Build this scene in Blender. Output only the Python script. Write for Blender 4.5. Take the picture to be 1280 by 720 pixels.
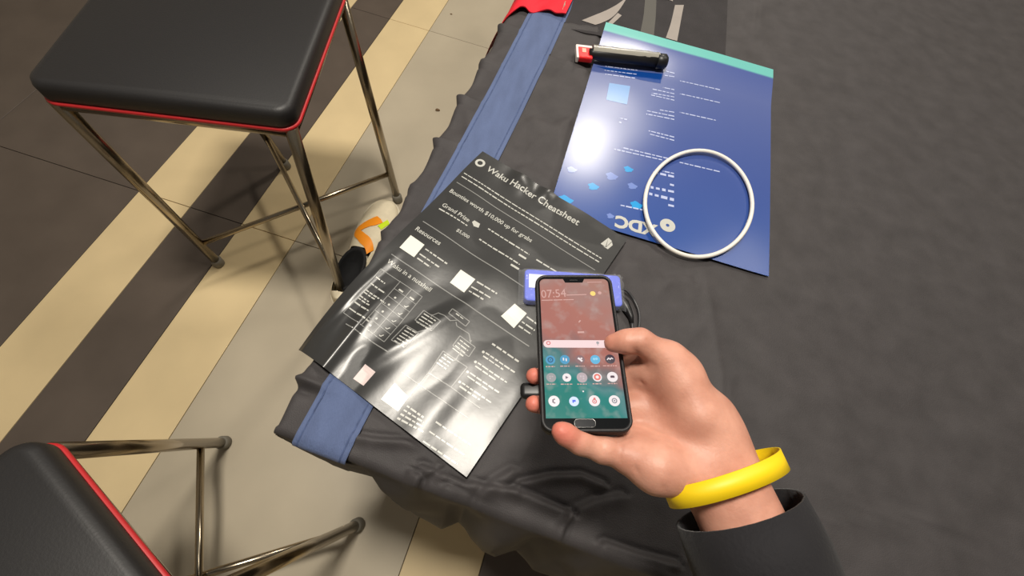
import bpy, bmesh, math, random
import numpy as np
from mathutils import Vector, Matrix, Quaternion

for o in list(bpy.data.objects): bpy.data.objects.remove(o)
SC = bpy.context.scene
COL = SC.collection
PI = math.pi
rnd = random.Random(7)

# ------------------------------------------------------------------ camera
# world: table top is z = 0, floor z = -0.74, camera above the front edge of the table
CH, PITCH, ROLL, FPX = 0.5815803, 1.10072488, 0.238083675, 553.896
_F = Vector((0, math.cos(PITCH), -math.sin(PITCH)))
_R0 = Vector((1, 0, 0)); _U0 = _R0.cross(_F)
CR = _R0 * math.cos(ROLL) + _U0 * math.sin(ROLL)
CU = _U0 * math.cos(ROLL) - _R0 * math.sin(ROLL)
CP = Vector((0, 0, CH))
cd = bpy.data.cameras.new('camera'); cam = bpy.data.objects.new('camera', cd); COL.objects.link(cam)
cd.sensor_width = 36; cd.lens = 36 * FPX / 1280; cd.clip_start = 0.02
cam.matrix_world = Matrix.Translation(CP) @ Matrix((CR, CU, -_F)).transposed().to_4x4()
SC.camera = cam

# ------------------------------------------------------------------ light
w = bpy.data.worlds.new('world'); SC.world = w; w.use_nodes = True
w.node_tree.nodes['Background'].inputs[0].default_value = (1.0, .95, .87, 1)
w.node_tree.nodes['Background'].inputs[1].default_value = 0.13
def lamp(name, loc, sx, sy, power, col=(1, .93, .82)):
    l = bpy.data.lights.new(name, 'AREA'); l.shape = 'RECTANGLE'; l.size = sx; l.size_y = sy
    l.energy = power; l.color = col
    o = bpy.data.objects.new(name, l); COL.objects.link(o); o.location = loc
    return o
lamp('ceiling_panel', (-.26, .50, 2.3), .42, .32, 56)
lamp('ceiling_panel_far', (.36, 3.05, 2.3), .40, .40, 44)
lamp('ceiling_panel_right', (1.4, 1.7, 2.3), .40, .40, 16)
SC.view_settings.view_transform = 'Standard'; SC.view_settings.look = 'None'
SC.view_settings.gamma = 1; SC.view_settings.use_curve_mapping = False
SC.view_settings.exposure = 0.12

# ------------------------------------------------------------------ helpers
def on_plane(px, py, o, n):
    d = _F + CR * ((px - 640) / FPX) - CU * ((py - 360) / FPX)
    o = Vector(o); n = Vector(n)
    return CP + d * ((o - CP).dot(n) / d.dot(n))
def at(px, py, z=0.): return on_plane(px, py, (0, 0, z), (0, 0, 1))

def s2l(c):
    return tuple(((v / 255) / 12.92 if v / 255 <= .04045 else ((v / 255 + .055) / 1.055) ** 2.4) for v in c)
def mat(name, col, rough=.5, spec=.5, metal=0., var=.0, vscale=20., bump=0., bscale=200., coat=0., sheen=0., trans=0.,
        col2=None, aniso_scale=None):
    m = bpy.data.materials.new(name); m.use_nodes = True
    nt = m.node_tree; b = nt.nodes['Principled BSDF']
    b.inputs['Base Color'].default_value = (*col, 1); b.inputs['Roughness'].default_value = rough
    b.inputs['Specular IOR Level'].default_value = spec; b.inputs['Metallic'].default_value = metal
    b.inputs['Coat Weight'].default_value = coat; b.inputs['Coat Roughness'].default_value = .1
    b.inputs['Sheen Weight'].default_value = sheen; b.inputs['Transmission Weight'].default_value = trans
    tc = nt.nodes.new('ShaderNodeTexCoord')
    vec = tc.outputs['Object']
    if aniso_scale:
        mp = nt.nodes.new('ShaderNodeMapping'); mp.inputs['Scale'].default_value = aniso_scale
        nt.links.new(vec, mp.inputs[0]); vec = mp.outputs[0]
    if var or col2:
        n = nt.nodes.new('ShaderNodeTexNoise'); n.inputs['Scale'].default_value = vscale; n.inputs['Detail'].default_value = 5
        nt.links.new(vec, n.inputs[0])
        r = nt.nodes.new('ShaderNodeValToRGB')
        c2 = col2 or tuple(min(1, c * (1 + var)) for c in col); c1 = col if col2 else tuple(c * (1 - var) for c in col)
        r.color_ramp.elements[0].color = (*c1, 1); r.color_ramp.elements[1].color = (*c2, 1)
        r.color_ramp.elements[0].position = .3; r.color_ramp.elements[1].position = .7
        nt.links.new(n.outputs[0], r.inputs[0]); nt.links.new(r.outputs[0], b.inputs['Base Color'])
    if bump:
        n = nt.nodes.new('ShaderNodeTexNoise'); n.inputs['Scale'].default_value = bscale; n.inputs['Detail'].default_value = 4
        nt.links.new(vec, n.inputs[0])
        bp = nt.nodes.new('ShaderNodeBump'); bp.inputs['Strength'].default_value = bump; bp.inputs['Distance'].default_value = .002
        nt.links.new(n.outputs[0], bp.inputs['Height']); nt.links.new(bp.outputs[0], b.inputs['Normal'])
    return m
def film(name, tint=(1, 1, 1), alpha=.2, rough=.12):
    m = mat(name, tint, rough); m.node_tree.nodes['Principled BSDF'].inputs['Alpha'].default_value = alpha
    return m

def link(o, parent=None, **kw):
    COL.objects.link(o)
    if parent: o.parent = parent; o.matrix_parent_inverse = parent.matrix_world.inverted()
    for k, v in kw.items(): o[k] = v
    return o
def raw(name, verts, faces, m, parent=None, smooth=True, **kw):
    me = bpy.data.meshes.new(name); me.from_pydata([tuple(v) for v in verts], [], [tuple(f) for f in faces]); me.update()
    me.materials.append(m)
    if smooth: me.polygons.foreach_set('use_smooth', [True] * len(me.polygons))
    return link(bpy.data.objects.new(name, me), parent, **kw)
def fin(name, bm, m, parent=None, smooth=True, **kw):
    me = bpy.data.meshes.new(name); bmesh.ops.recalc_face_normals(bm, faces=bm.faces); bm.to_mesh(me); bm.free(); me.materials.append(m)
    if smooth: me.polygons.foreach_set('use_smooth', [True] * len(me.polygons))
    return link(bpy.data.objects.new(name, me), parent, **kw)
def thing(name, label, cat, loc=(0, 0, 0), group=None, mw=None):
    o = bpy.data.objects.new(name, None); o.empty_display_size = .05
    if mw is not None: o.matrix_world = mw
    else: o.location = loc
    COL.objects.link(o); bpy.context.view_layer.update()
    o['label'] = label; o['category'] = cat
    if group: o['group'] = group
    return o
def tag(o, label, cat, group=None):
    o['label'] = label; o['category'] = cat
    if group: o['group'] = group
    return o
def box(bm, size, M=Matrix(), bevel=0., seg=2):
    r = bmesh.ops.create_cube(bm, size=1, matrix=M @ Matrix.Diagonal((*size, 1)))
    if bevel:
        es = list({e for v in r['verts'] for e in v.link_edges})
        bmesh.ops.bevel(bm, geom=es, offset=bevel, segments=seg, affect='EDGES', profile=.5)
def rounded_slab(bm, W, H, T, rad, z0=0, M=Matrix(), n=8, edge=.0015):
    """rounded rectangle in xy, z from z0 to z0+T, soft top and bottom edges"""
    rings = []
    prof = [(edge, 0), (edge * .3, edge * .3), (0, edge), (0, T - edge), (edge * .3, T - edge * .3), (edge, T)]
    for ins, z in prof:
        ring = []
        for cx, cy, a0 in ((1, 1, 0), (-1, 1, 90), (-1, -1, 180), (1, -1, 270)):
            for k in range(n + 1):
                a = math.radians(a0 + 90 * k / n)
                ring.append(bm.verts.new(M @ Vector((cx * (W / 2 - rad) + (rad - ins) * math.cos(a),
                                                     cy * (H / 2 - rad) + (rad - ins) * math.sin(a), z0 + z))))
        rings.append(ring)
    N = len(rings[0])
    for r0, r1 in zip(rings, rings[1:]):
        for i in range(N): bm.faces.new((r0[i], r0[(i + 1) % N], r1[(i + 1) % N], r1[i]))
    bm.faces.new(rings[0][::-1]); bm.faces.new(rings[-1])
def spline(pts, n):
    """Catmull-Rom through pts"""
    P = [Vector(p) for p in pts]; P = [2 * P[0] - P[1]] + P + [2 * P[-1] - P[-2]]
    out = []
    S = len(P) - 3
    for i in range(n + 1):
        t = i / n * S; k = min(int(t), S - 1); t -= k
        a, b, c, d = P[k:k + 4]
        out.append(.5 * ((2 * b) + (c - a) * t + (2 * a - 5 * b + 4 * c - d) * t * t + (3 * b - a - 3 * c + d) * t ** 3))
    return out
def tube(bm, pts, r, n=10, closed=False):
    pts = [Vector(p) for p in pts]; rings = []
    N = len(pts); ref = None
    for i, p in enumerate(pts):
        if closed: t = pts[(i + 1) % N] - pts[i - 1]
        else: t = pts[min(i + 1, N - 1)] - pts[max(i - 1, 0)]
        t.normalize()
        if ref is None: ref = t.orthogonal().normalized()
        else: ref = (ref - t * ref.dot(t)).normalized()
        s = t.cross(ref)
        rr = r[i] if hasattr(r, '__len__') else r
        rings.append([bm.verts.new(p + (ref * math.cos(2 * PI * k / n) + s * math.sin(2 * PI * k / n)) * rr) for k in range(n)])
    for i in range(N if closed else N - 1):
        a, b = rings[i], rings[(i + 1) % N]
        for k in range(n): bm.faces.new((a[k], a[(k + 1) % n], b[(k + 1) % n], b[k]))
    if not closed: bm.faces.new(rings[0][::-1]); bm.faces.new(rings[-1])
def grid(fn, us, vs):
    verts = [fn(u, v) for v in vs for u in us]; nu = len(us)
    faces = [(j * nu + i, j * nu + i + 1, (j + 1) * nu + i + 1, (j + 1) * nu + i) for j in range(len(vs) - 1) for i in range(nu - 1)]
    return verts, faces
def sheet(name, fn, us, vs, thick, m, parent=None, **kw):
    """a grid with real thickness (top fn, bottom fn - thick)"""
    v, f = grid(fn, us, vs); n = len(v); nu, nv = len(us), len(vs)
    vb = [Vector(p) - Vector((0, 0, thick)) for p in v]
    f2 = [tuple(i + n for i in q[::-1]) for q in f]
    rim = [i for i in range(nu)] + [j * nu + nu - 1 for j in range(1, nv)] + [(nv - 1) * nu + i for i in range(nu - 2, -1, -1)] + [j * nu for j in range(nv - 2, 0, -1)]
    L = len(rim); rv = [v[i] for i in rim] + [vb[i] for i in rim]; o = 2 * n
    f3 = [(o + (i + 1) % L, o + i, o + i + L, o + (i + 1) % L + L) for i in range(L)]
    return raw(name, list(v) + vb + rv, f + f2 + f3, m, parent, **kw)

_tab = np.random.RandomState(3).rand(64, 64)
def vnoise(x, y):
    xi, yi = math.floor(x), math.floor(y); fx, fy = x - xi, y - yi
    fx = fx * fx * (3 - 2 * fx); fy = fy * fy * (3 - 2 * fy)
    g = lambda i, j: _tab[i % 64, j % 64]
    return (g(xi, yi) * (1 - fx) + g(xi + 1, yi) * fx) * (1 - fy) + (g(xi, yi + 1) * (1 - fx) + g(xi + 1, yi + 1) * fx) * fy - .5
def sm(a, b, x):
    t = max(0, min(1, (x - a) / (b - a))); return t * t * (3 - 2 * t)
def linsp(a, b, n): return [a + (b - a) * i / (n - 1) for i in range(n)]

class Print:
    """collects flat print (letters, rules, patches) that lies on a surface z = surf(x, y)"""
    def __init__(s, surf, lift=.0004): s.v = []; s.f = []; s.surf = surf; s.lift = lift
    def add(s, pts2, faces):
        n = len(s.v)
        for p in pts2: s.v.append(s.surf(p[0], p[1], s.lift))
        s.f += [tuple(i + n for i in f) for f in faces]
    def bar(s, a, b, wd):
        a = Vector(a[:2]); b = Vector(b[:2]); d = b - a; L = d.length
        if L < 1e-6: return
        d /= L; nrm = Vector((-d.y, d.x)) * wd / 2; n = max(1, int(L / .006))
        pts = []
        for i in range(n + 1):
            c = a + d * (L * i / n); pts += [c - nrm, c + nrm]
        s.add(pts, [(2 * i, 2 * i + 2, 2 * i + 3, 2 * i + 1) for i in range(n)])
    def words(s, a, b, wd, wmin=.004, wmax=.012):
        """a line of unreadably small words"""
        a = Vector(a[:2]); b = Vector(b[:2]); L = (b - a).length; d = (b - a) / L; t = 0
        while t < L:
            l = min(rnd.uniform(wmin, wmax), L - t); s.bar(a + d * t, a + d * (t + l), wd * rnd.uniform(.75, 1.05)); t += l + wd * .7
    def poly(s, pts): s.add([Vector(p[:2]) for p in pts], [tuple(range(len(pts)))])
    def patch(s, c4, n=6):
        c = [Vector(p[:2]) for p in c4]
        pts = [(c[0] * (1 - i / n) + c[1] * (i / n)) * (1 - j / n) + (c[3] * (1 - i / n) + c[2] * (i / n)) * (j / n) for j in range(n + 1) for i in range(n + 1)]
        s.add(pts, [(j * (n + 1) + i, j * (n + 1) + i + 1, (j + 1) * (n + 1) + i + 1, (j + 1) * (n + 1) + i) for j in range(n) for i in range(n)])
    def ring(s, c, ro, ri, n=24, a0=0, a1=2 * PI):
        c = Vector(c[:2]); pts = []
        for i in range(n + 1):
            a = a0 + (a1 - a0) * i / n; e = Vector((math.cos(a), math.sin(a))); pts += [c + e * ri, c + e * ro]
        s.add(pts, [(2 * i, 2 * i + 1, 2 * i + 3, 2 * i + 2) for i in range(n)])
    def disc(s, c, r, n=20): s.poly([Vector(c[:2]) + Vector((math.cos(2 * PI * i / n), math.sin(2 * PI * i / n))) * r for i in range(n)])
    def text(s, body, a, b, hscale=1., bold=0.):
        a = Vector(a[:2]); b = Vector(b[:2]); v, f = text_mesh(body, bold)
        x0 = min(p[0] for p in v); x1 = max(p[0] for p in v); d = b - a; k = d.length / (x1 - x0); d.normalize(); u = Vector((-d.y, d.x))
        s.add([a + d * ((p[0] - x0) * k) + u * (p[1] * k * hscale) for p in v], f)
    def build(s, name, m, parent, **kw): return raw(name, s.v, s.f, m, parent, smooth=False, **kw)
def text_mesh(body, bold=0.):
    cu = bpy.data.curves.new('t', 'FONT'); cu.body = body; cu.offset = bold; cu.resolution_u = 3
    o = bpy.data.objects.new('t', cu); COL.objects.link(o); bpy.context.view_layer.update()
    e = o.evaluated_get(bpy.context.evaluated_depsgraph_get()); me = e.to_mesh()
    v = [tuple(x.co) for x in me.vertices]; f = [tuple(p.vertices) for p in me.polygons]
    e.to_mesh_clear(); bpy.data.objects.remove(o); bpy.data.curves.remove(cu)
    return v, f

# ------------------------------------------------------------------ materials
M_dark_tile = mat('dark_tile', s2l((92, 82, 74)), .45, .4, var=.12, vscale=6)
M_cream_tile = mat('cream_tile', s2l((222, 200, 156)), .4, .4, var=.06, vscale=5)
M_grey_tile = mat('grey_tile', s2l((184, 173, 152)), .4, .4, var=.07, vscale=4)
M_grout = mat('grout', s2l((140, 128, 108)), .8)
M_cloth = mat('black_cloth', s2l((66, 63, 64)), .6, .25, var=.14, vscale=25, bump=.3, bscale=700, sheen=.02)
M_denim = mat('blue_denim', s2l((88, 102, 138)), .75, .25, var=.10, vscale=60, bump=.5, bscale=900, sheen=.1, aniso_scale=(1, .25, 1))
M_denim_seam = mat('denim_seam', s2l((72, 86, 122)), .75, .25, var=.2, vscale=160)
M_poster = mat('glossy_black_print', s2l((52, 52, 52)), .29, .46, var=.05, vscale=30, bump=.06, bscale=60)
M_poster.node_tree.nodes['Principled BSDF'].inputs['Coat Roughness'].default_value = .28
M_ink = mat('white_ink', s2l((186, 186, 180)), .3, .5)
M_ink_dim = mat('grey_ink', s2l((132, 132, 130)), .3, .5)
M_square = mat('pale_label_ink', s2l((226, 226, 216)), .3, .5)
M_square_pink = mat('pinkish_label_ink', s2l((214, 196, 194)), .3, .5, var=.08, vscale=120)
M_chrome = mat('chrome', s2l((170, 158, 138)), .22, .5, metal=1.)
M_rubber = mat('grey_rubber', s2l((120, 116, 106)), .7)
M_black = mat('black_plastic', s2l((24, 24, 26)), .4, .5)
M_case = mat('black_rubber_case', s2l((34, 33, 35)), .5, .4, bump=.1, bscale=500)
M_white = mat('white_plastic', s2l((232, 228, 220)), .4)
M_shoe = mat('white_mesh', s2l((226, 214, 186)), .7, .3, var=.05, vscale=60, bump=.4, bscale=500)
M_sole = mat('white_foam', s2l((232, 222, 198)), .6, .3)
M_orange = mat('orange_trim', s2l((250, 150, 16)), .5)
M_neon = mat('neon_yellow', s2l((206, 236, 20)), .5)
M_pinkish = mat('pale_pink_mesh', s2l((226, 204, 192)), .7)
M_red = mat('red_fabric', s2l((224, 36, 52)), .7, .3, var=.10, vscale=20, bump=.2, bscale=500)
M_seat = mat('black_vinyl', s2l((34, 33, 34)), .5, bump=.1, bscale=300)
M_red_seat = mat('red_vinyl', s2l((190, 40, 44)), .45)
M_yellow = mat('yellow_band', s2l((240, 205, 20)), .5)
M_wood = mat('table_board', s2l((120, 100, 80)), .6, var=.1, vscale=10)

# ------------------------------------------------------------------ floor
SD = Vector((.08, 1, 0)).normalized(); SX = Vector((SD.y, -SD.x, 0))
FZ = -.74
FM = Matrix((SX, SD, Vector((0, 0, 1)))).transposed().to_4x4()
bm = bmesh.new(); box(bm, (7, 8, .05), Matrix.Translation((-.2, 1.2, FZ - .0335)) )
floor = fin('floor', bm, M_grout, smooth=False, kind='structure')
_tiles = {}
def tile(x0, x1, y0, y1, m):
    g = .0022
    key = (round(x1 - x0, 3), round(y1 - y0, 3), m.name)
    if key not in _tiles:
        bm = bmesh.new(); box(bm, (x1 - x0 - g, y1 - y0 - g, .008), Matrix.Translation((0, 0, -.004)), .0006, 1)
        o = fin('tile', bm, m, floor, smooth=False); _tiles[key] = o.data
    else:
        o = bpy.data.objects.new('tile', _tiles[key]); link(o, floor)
    o.matrix_world = Matrix.Translation((0, 0, FZ)) @ FM @ Matrix.Translation(((x0 + x1) / 2, (y0 + y1) / 2, 0))
cols = [(-3.15, -2.55, M_dark_tile), (-2.55, -1.95, M_dark_tile), (-1.95, -1.35, M_dark_tile), (-1.35, -1.165, M_cream_tile),
        (-1.165, -.978, M_dark_tile), (-.978, -.788, M_cream_tile), (-.788, -.09, M_grey_tile), (-.09, .10, M_cream_tile),
        (.10, .287, M_dark_tile), (.287, .477, M_cream_tile), (.477, 1.175, M_grey_tile), (1.175, 1.365, M_cream_tile), (1.365, 1.965, M_dark_tile)]
for x0, x1, m in cols:
    for k in range(-2, 3):
        y0 = 1.79 + (k - 1) * 1.2
        if y0 > 4.5 or y0 < -2: continue
        tile(x0, x1, y0, y0 + 1.2, m)

M_wall = mat('painted_wall', s2l((190, 182, 168)), .8, var=.04, vscale=3)
for nm, sz, lc in (('wall_far', (7.2, .1, 3.2), (-.2, 5.2, .85)), ('wall_left', (.1, 8, 3.2), (-3.65, 1.2, .85)), ('wall_right', (.1, 8, 3.2), (3.35, 1.2, .85)), ('wall_near', (7.2, .1, 3.2), (-.2, -2.8, .85))):
    bm = bmesh.new(); box(bm, sz, Matrix.Translation(lc)); fin(nm, bm, M_wall, smooth=False, kind='structure')

# ------------------------------------------------------------------ table and tablecloth
E1 = Vector((.994, -.108, 0)).normalized(); E2 = Vector((-E1.y, E1.x, 0)); TO = Vector((-.232, .040, 0))
TW, TD = 1.52, 1.83
TM = Matrix.Translation(TO) @ Matrix((E1, E2, Vector((0, 0, 1)))).transposed().to_4x4()
TMI = TM.inverted()
tb = thing('table', 'long folding table hidden under the black cloth', 'table', mw=TM)
bm = bmesh.new(); box(bm, (TW - .02, TD - .02, .03), TM @ Matrix.Translation((TW / 2, TD / 2, -.026)), .004); fin('tabletop', bm, M_wood, tb, smooth=False)
for a in (.16, TW - .16):
    for b in (.22, TD - .2):
        bm = bmesh.new(); tube(bm, [TM @ Vector((a, b, -.041)), TM @ Vector((a, b, FZ))], .014, 12); fin('leg', bm, M_chrome, tb)

def ab(p): q = TMI @ Vector((p[0], p[1], 0)); return q.x, q.y
def polyd(px, py, pl):
    best = 9.
    for (x0, y0), (x1, y1) in zip(pl, pl[1:]):
        dx, dy = x1 - x0, y1 - y0; t = max(0, min(1, ((px - x0) * dx + (py - y0) * dy) / (dx * dx + dy * dy + 1e-12)))
        d = math.hypot(px - x0 - t * dx, py - y0 - t * dy)
        side = (px - x0) * dy - (py - y0) * dx
        if d < abs(best): best = d if side >= 0 else -d
    return best
_cr = [  # photo points of each crease, height, width, one-sided step
    ([(437, 545), (470, 550), (520, 553)], .004, .006), ([(515, 590), (524, 596), (530, 608)], .006, .004),
    ([(528, 584), (565, 600), (600, 608), (645, 616)], .0045, .006), ([(640, 612), (675, 627), (712, 643)], .005, .006),
    ([(650, 605), (690, 596), (725, 595), (752, 606)], .005, .006), ([(560, 610), (610, 640), (660, 662), (700, 678), (770, 706), (830, 726)], .004, .006),
    ([(712, 643), (702, 664), (690, 672)], .005, .006), ([(712, 643), (745, 628), (775, 622)], .003, .008),
    ([(685, 72), (708, 80), (736, 91)], .005, .010), ([(705, 33), (745, 38)], .005, .010),
    ([(755, 680), (800, 695), (843, 706)], .0045, .006), ([(560, 575), (540, 590), (520, 600)], .003, .005),
    ([(668, 150), (690, 160), (720, 150)], .002, .014), ([(655, 210), (690, 230), (700, 260)], .002, .012),
    ([(800, 330), (830, 350), (860, 350)], .003, .012), ([(600, 625), (615, 605), (640, 590)], .0025, .008)]
CREASES = [([ab(at(*p)) for p in pl], h, wd) for pl, h, wd in _cr]
PTL, PTR, PBR = at(603, 193), at(782, 302), at(583, 597)
PU = (PTR - PTL); PW = PU.length; PU.normalize(); PV = (PBR - PTR); PH = PV.length; PV.normalize()
F0, F1 = at(685, 265), at(756, 33)
FV = (F1 - F0); FH = FV.length; FV.normalize(); FU = Vector((FV.y, -FV.x, 0)); FW = FH / 1.414
def inrect(p, o, u, v, W, H, mg=.012):
    d = Vector((p[0], p[1], 0)) - o; a, b = d.dot(u), d.dot(v)
    return sm(-mg, 0, a) * sm(-mg, 0, W - a) * sm(-mg, 0, b) * sm(-mg, 0, H - b)
def zcloth(a, b):
    x, y = (TM @ Vector((a, b, 0)))[:2]
    z = .0035 * vnoise(a * 9 + 3, b * 7) + .002 * vnoise(a * 22, b * 26 + 9) + .0008 * vnoise(a * 60, b * 60)
    for pl, h, wd in CREASES:
        d = polyd(a, b, pl)
        wd = wd * .6; h = h * 1.5
        if abs(d) < wd * 5:
            t = d / wd
            z += h * (math.exp(-t * t) if t < 0 else math.exp(-(t / 2.2) ** 2)) - .6 * h * math.exp(-((t + 1.6) / .9) ** 2)
    # gathered left border
    g = math.exp(-(max(a, 0) / .035) ** 2)
    ph = b / .112 + .35 * vnoise(b * 7, 1.3)
    fr = ph - math.floor(ph) - .5
    z += g * (.0025 * math.cos(2 * PI * fr) - .003 + .008 * math.exp(-((fr - .03) / .045) ** 2) - .006 * math.exp(-((fr + .07) / .05) ** 2) + .005 * vnoise(b * 40, a * 9))
    n1 = 2 * vnoise(a * 7 + 2.2 + b * 2, b * 6 - a * 3); n2 = 2 * vnoise(a * 12 + 7 - b * 4, b * 13 + 1 + a * 5)
    z += .0030 * (1 - abs(n1)) ** 10 + .0018 * (1 - abs(n2)) ** 9
    m = max(inrect((x, y), PTL, PU, PV, PW, PH), inrect((x, y), F0, FU, FV, FW, FH))
    z = z * (1 - .85 * m) - .0015 * m
    return z
_hem = [(437, 588), (475, 599), (488, 611), (497, 625), (520, 643), (537, 652), (552, 661), (573, 652), (580, 662), (587, 675), (602, 692), (617, 699), (643, 690), (665, 712), (700, 722), (760, 750), (843, 770)]
HZ = -.30
HEM = []
for p in _hem:
    a, b = ab(at(p[0], p[1], HZ)); HEM.append((a, max(.006, -b)))
HEM.sort()
def hemout(a):
    if a <= HEM[0][0]: return HEM[0][1] * .6 + .01
    for (a0, o0), (a1, o1) in zip(HEM, HEM[1:]):
        if a <= a1: return o0 + (o1 - o0) * (a - a0) / (a1 - a0 + 1e-9)
    return HEM[-1][1] + .03 * math.sin((a - HEM[-1][0]) * 24)
RE = .010
def edge(t):   # arc-length along rounded edge -> outward, down
    if t <= 0: return 0, 0
    L = RE * PI / 2
    if t < L: th = t / RE; return RE * math.sin(th), RE * (1 - math.cos(th))
    return RE, RE + t - L
def cloth_pt(a, b):
    oa, da = edge(-a) if a < 0 else (0, 0); ob, db = edge(-b) if b < 0 else (0, 0)
    if a > TW: oa, da = edge(a - TW)
    if b > TD: ob, db = edge(b - TD)
    aa = min(max(a, 0), TW); bb = min(max(b, 0), TD)
    drop = math.hypot(da, db)
    zt = zcloth(aa, bb) * (1 if drop < .02 else max(0, 1 - (drop - .02) / .05))
    sa = -1 if a < 0 else 1; sb = -1 if b < 0 else 1
    fl = min(1, drop / -HZ)
    if b < 0 and a >= 0:
        ho = hemout(aa)
        wob = .012 * math.sin(aa * 48 + 2 * vnoise(aa * 9, 4)) * math.sin(PI * min(1, drop / .25)) + .008 * vnoise(aa * 30, drop * 14)
        ob = ob + (ho - RE) * fl ** .9 + wob * min(1, drop / .06) * (.25 if aa < .1 else 1)
    elif a < 0 and b >= 0:
        ph = bb / .112 + .35 * vnoise(bb * 7, 1.3)
        fr = ph - math.floor(ph) - .5; oa = oa * (1 + .15 * math.cos(2 * PI * fr) + .55 * math.exp(-((fr - .03) / .045) ** 2)) + fl * (-.012 + .008 * math.sin(bb * 56))
    elif a < 0 and b < 0:
        oa += .01 * fl; ob += .01 * fl
    return TM @ Vector((aa + sa * oa, bb + sb * ob, zt - drop))
def axis(drape, fine, step, end, coarse, far):
    s = [-drape + (drape - .03) * i / 14 for i in range(15)]
    s += [-.03 + .03 * i / 10 for i in range(1, 10)] + [0]
    n = int(fine / step); s += [fine * i / n for i in range(1, n + 1)]
    n = int((end - fine) / coarse); s += [fine + (end - fine) * i / n for i in range(1, n + 1)]
    s += [end + .003 * i for i in range(1, 8)] + [end + .02 + far * i / 6 for i in range(1, 7)]
    return s
v, f = grid(cloth_pt, axis(.30, .56, .0032, TW, .03, .3), axis(.30, .22, .0028, 1.1, .0085, .0)[:-13] + [1.1 + (TD - 1.1) * i / 20 for i in range(1, 21)] + [TD + .003 * i for i in range(1, 8)] + [TD + .02 + .05 * i for i in range(1, 7)])
cl = raw('tablecloth', v, f, M_cloth)
md = cl.modifiers.new('thick', 'SOLIDIFY'); md.thickness = .0012; md.offset = -1
tag(cl, 'wrinkled black satin tablecloth with gathered border covering the table', 'tablecloth')

# ------------------------------------------------------------------ blue runner
R_a = at(455, 536); R_b = at(640, 165); R_c = at(705, 20)
def run_pt(u, t):  # u 0..1 across, t metres from the front edge of table
    yb = t
    xr = .0905 + .0105 * math.sin(min(1, t) * 2.2) + .011 * t
    aw = .069 + .012 * t
    a = xr - aw * (1 - u)
    z = .0040 + .0010 * math.sin(t * 31 + u * 2) * math.sin(t * 7) + max(0, zcloth(a, max(0, t)) * .75) - .0012 * abs(2 * u - 1) ** 8
    if t < 0:
        o, d = edge(-t); return TM @ Vector((a, -o - .006, z - d))
    return TM @ Vector((a, yb, z))
run = thing('table_runner', 'narrow blue denim strip laid along the left edge of the black tablecloth', 'runner', mw=TM)
ts = [-.16 + .16 * i / 24 for i in range(24)] + linsp(0, 1.12, 150)
sheet('fabric_strip', run_pt, linsp(0, 1, 13), ts, .001, M_denim, run)
for u0 in (.10, .90):
    raw('hem_seam', *grid(lambda u, t: run_pt(u0 + (u - .5) * .028, t) + Vector((0, 0, .0006)), [0, .5, 1], ts), M_denim_seam, run, label='stitched darker seam line')
    raw('hem_fold', *grid(lambda u, t: run_pt((.0 + .07 * u) if u0 < .5 else (.93 + .07 * u), t) + Vector((0, 0, .0006 * (1 - abs(2 * u - 1)))), linsp(0, 1, 4), ts), M_denim, run)

# ------------------------------------------------------------------ black glossy poster
def pz(u, v):
    z = .0042
    lo = sm(.20, .34, v)
    z += lo * (.0022 * math.sin(u * 2 * PI / .075 + 1.2 + 4 * v) * (1 - .65 * sm(.08, .22, u)))
    z += .0045 * math.exp(-((u - .052 - .10 * (v - .36)) / .007) ** 2) * sm(.27, .36, v)
    z += .0022 * math.exp(-((u - .018 + .05 * (v - .3)) / .006) ** 2) * sm(.22, .3, v)
    z += .0030 * math.exp(-((u - .118 + .35 * (v - .33)) / .012) ** 2) * sm(.2, .28, v) * (1 - sm(.38, .42, v))
    z += .0018 * math.sin(v * 2 * PI / .17 + u * 9) * (1 - lo) + .0016 * vnoise(u * 14, v * 9 + 2) + (.0006 + .0010 * lo) * vnoise(u * 44 + 5, v * 16 + u * 9)
    # crumples beside the title and in the middle
    for cu, cv, r, h in ((.083, .008, .014, .005), (.135, .006, .013, .005), (.10, .02, .012, .003), (.15, .028, .02, -.002), (.10, .352, .022, .004), (.085, .385, .016, -.003), (.05, .12, .03, .003), (.11, .14, .03, -.002)):
        z += h * math.exp(-(((u - cu) / r) ** 2 + ((v - cv) / (r * 1.5)) ** 2))
    z -= .002 * sm(.02, 0, v) * sm(.2, .28, u)
    return max(z + .0035, .0068) + .0004 * math.sin(u * 50)
def psurf(x, y, lift=0.):
    d = Vector((x, y, 0)) - PTL; u, v = d.dot(PU), d.dot(PV)
    z = pz(u, v)
    a = ab((x, y))[0]
    if a < .005: z -= 1.2 * (.005 - a) ** 2 / .08      # bends over the table edge
    return Vector((x, y, z + lift))
def pos(u, v): p = PTL + PU * u + PV * v; return psurf(p.x, p.y)
po = thing('poster', 'crumpled glossy black cheatsheet poster with white print lying across the runner', 'poster', tuple(PTL))
sheet('sheet', pos, linsp(0, PW, 110), linsp(PH, 0, 130), .0006, M_poster, po)
pr = Print(psurf)
A = lambda x, y: at(x, y, .004)
pr.text('Waku Hacker Cheatsheet', A(607, 215.5), A(721, 284), bold=.012)
pr.ring(A(600, 206.5), .0085, .0045)
pr.build('title_lettering', M_ink, po, label='white headline print with ring logo')
def line(*a, **k): q_ = Print(psurf); q_.text(*a, **k); q_.build('lettering', M_ink, po)
line('Bounties worth $10,000 up for grabs', A(561.5, 241.5), A(663, 304.5), bold=.01)
line('Grand Prize', A(552, 259), A(585, 279.5), bold=.01)
line('Waku in a nutshell', A(483.5, 330), A(537, 366), bold=.01)
line('Resources', A(519, 290), A(549, 309.5), bold=.01)
line('$5,000', A(570, 291), A(585, 300), bold=.01)
pr = Print(psurf)
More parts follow.
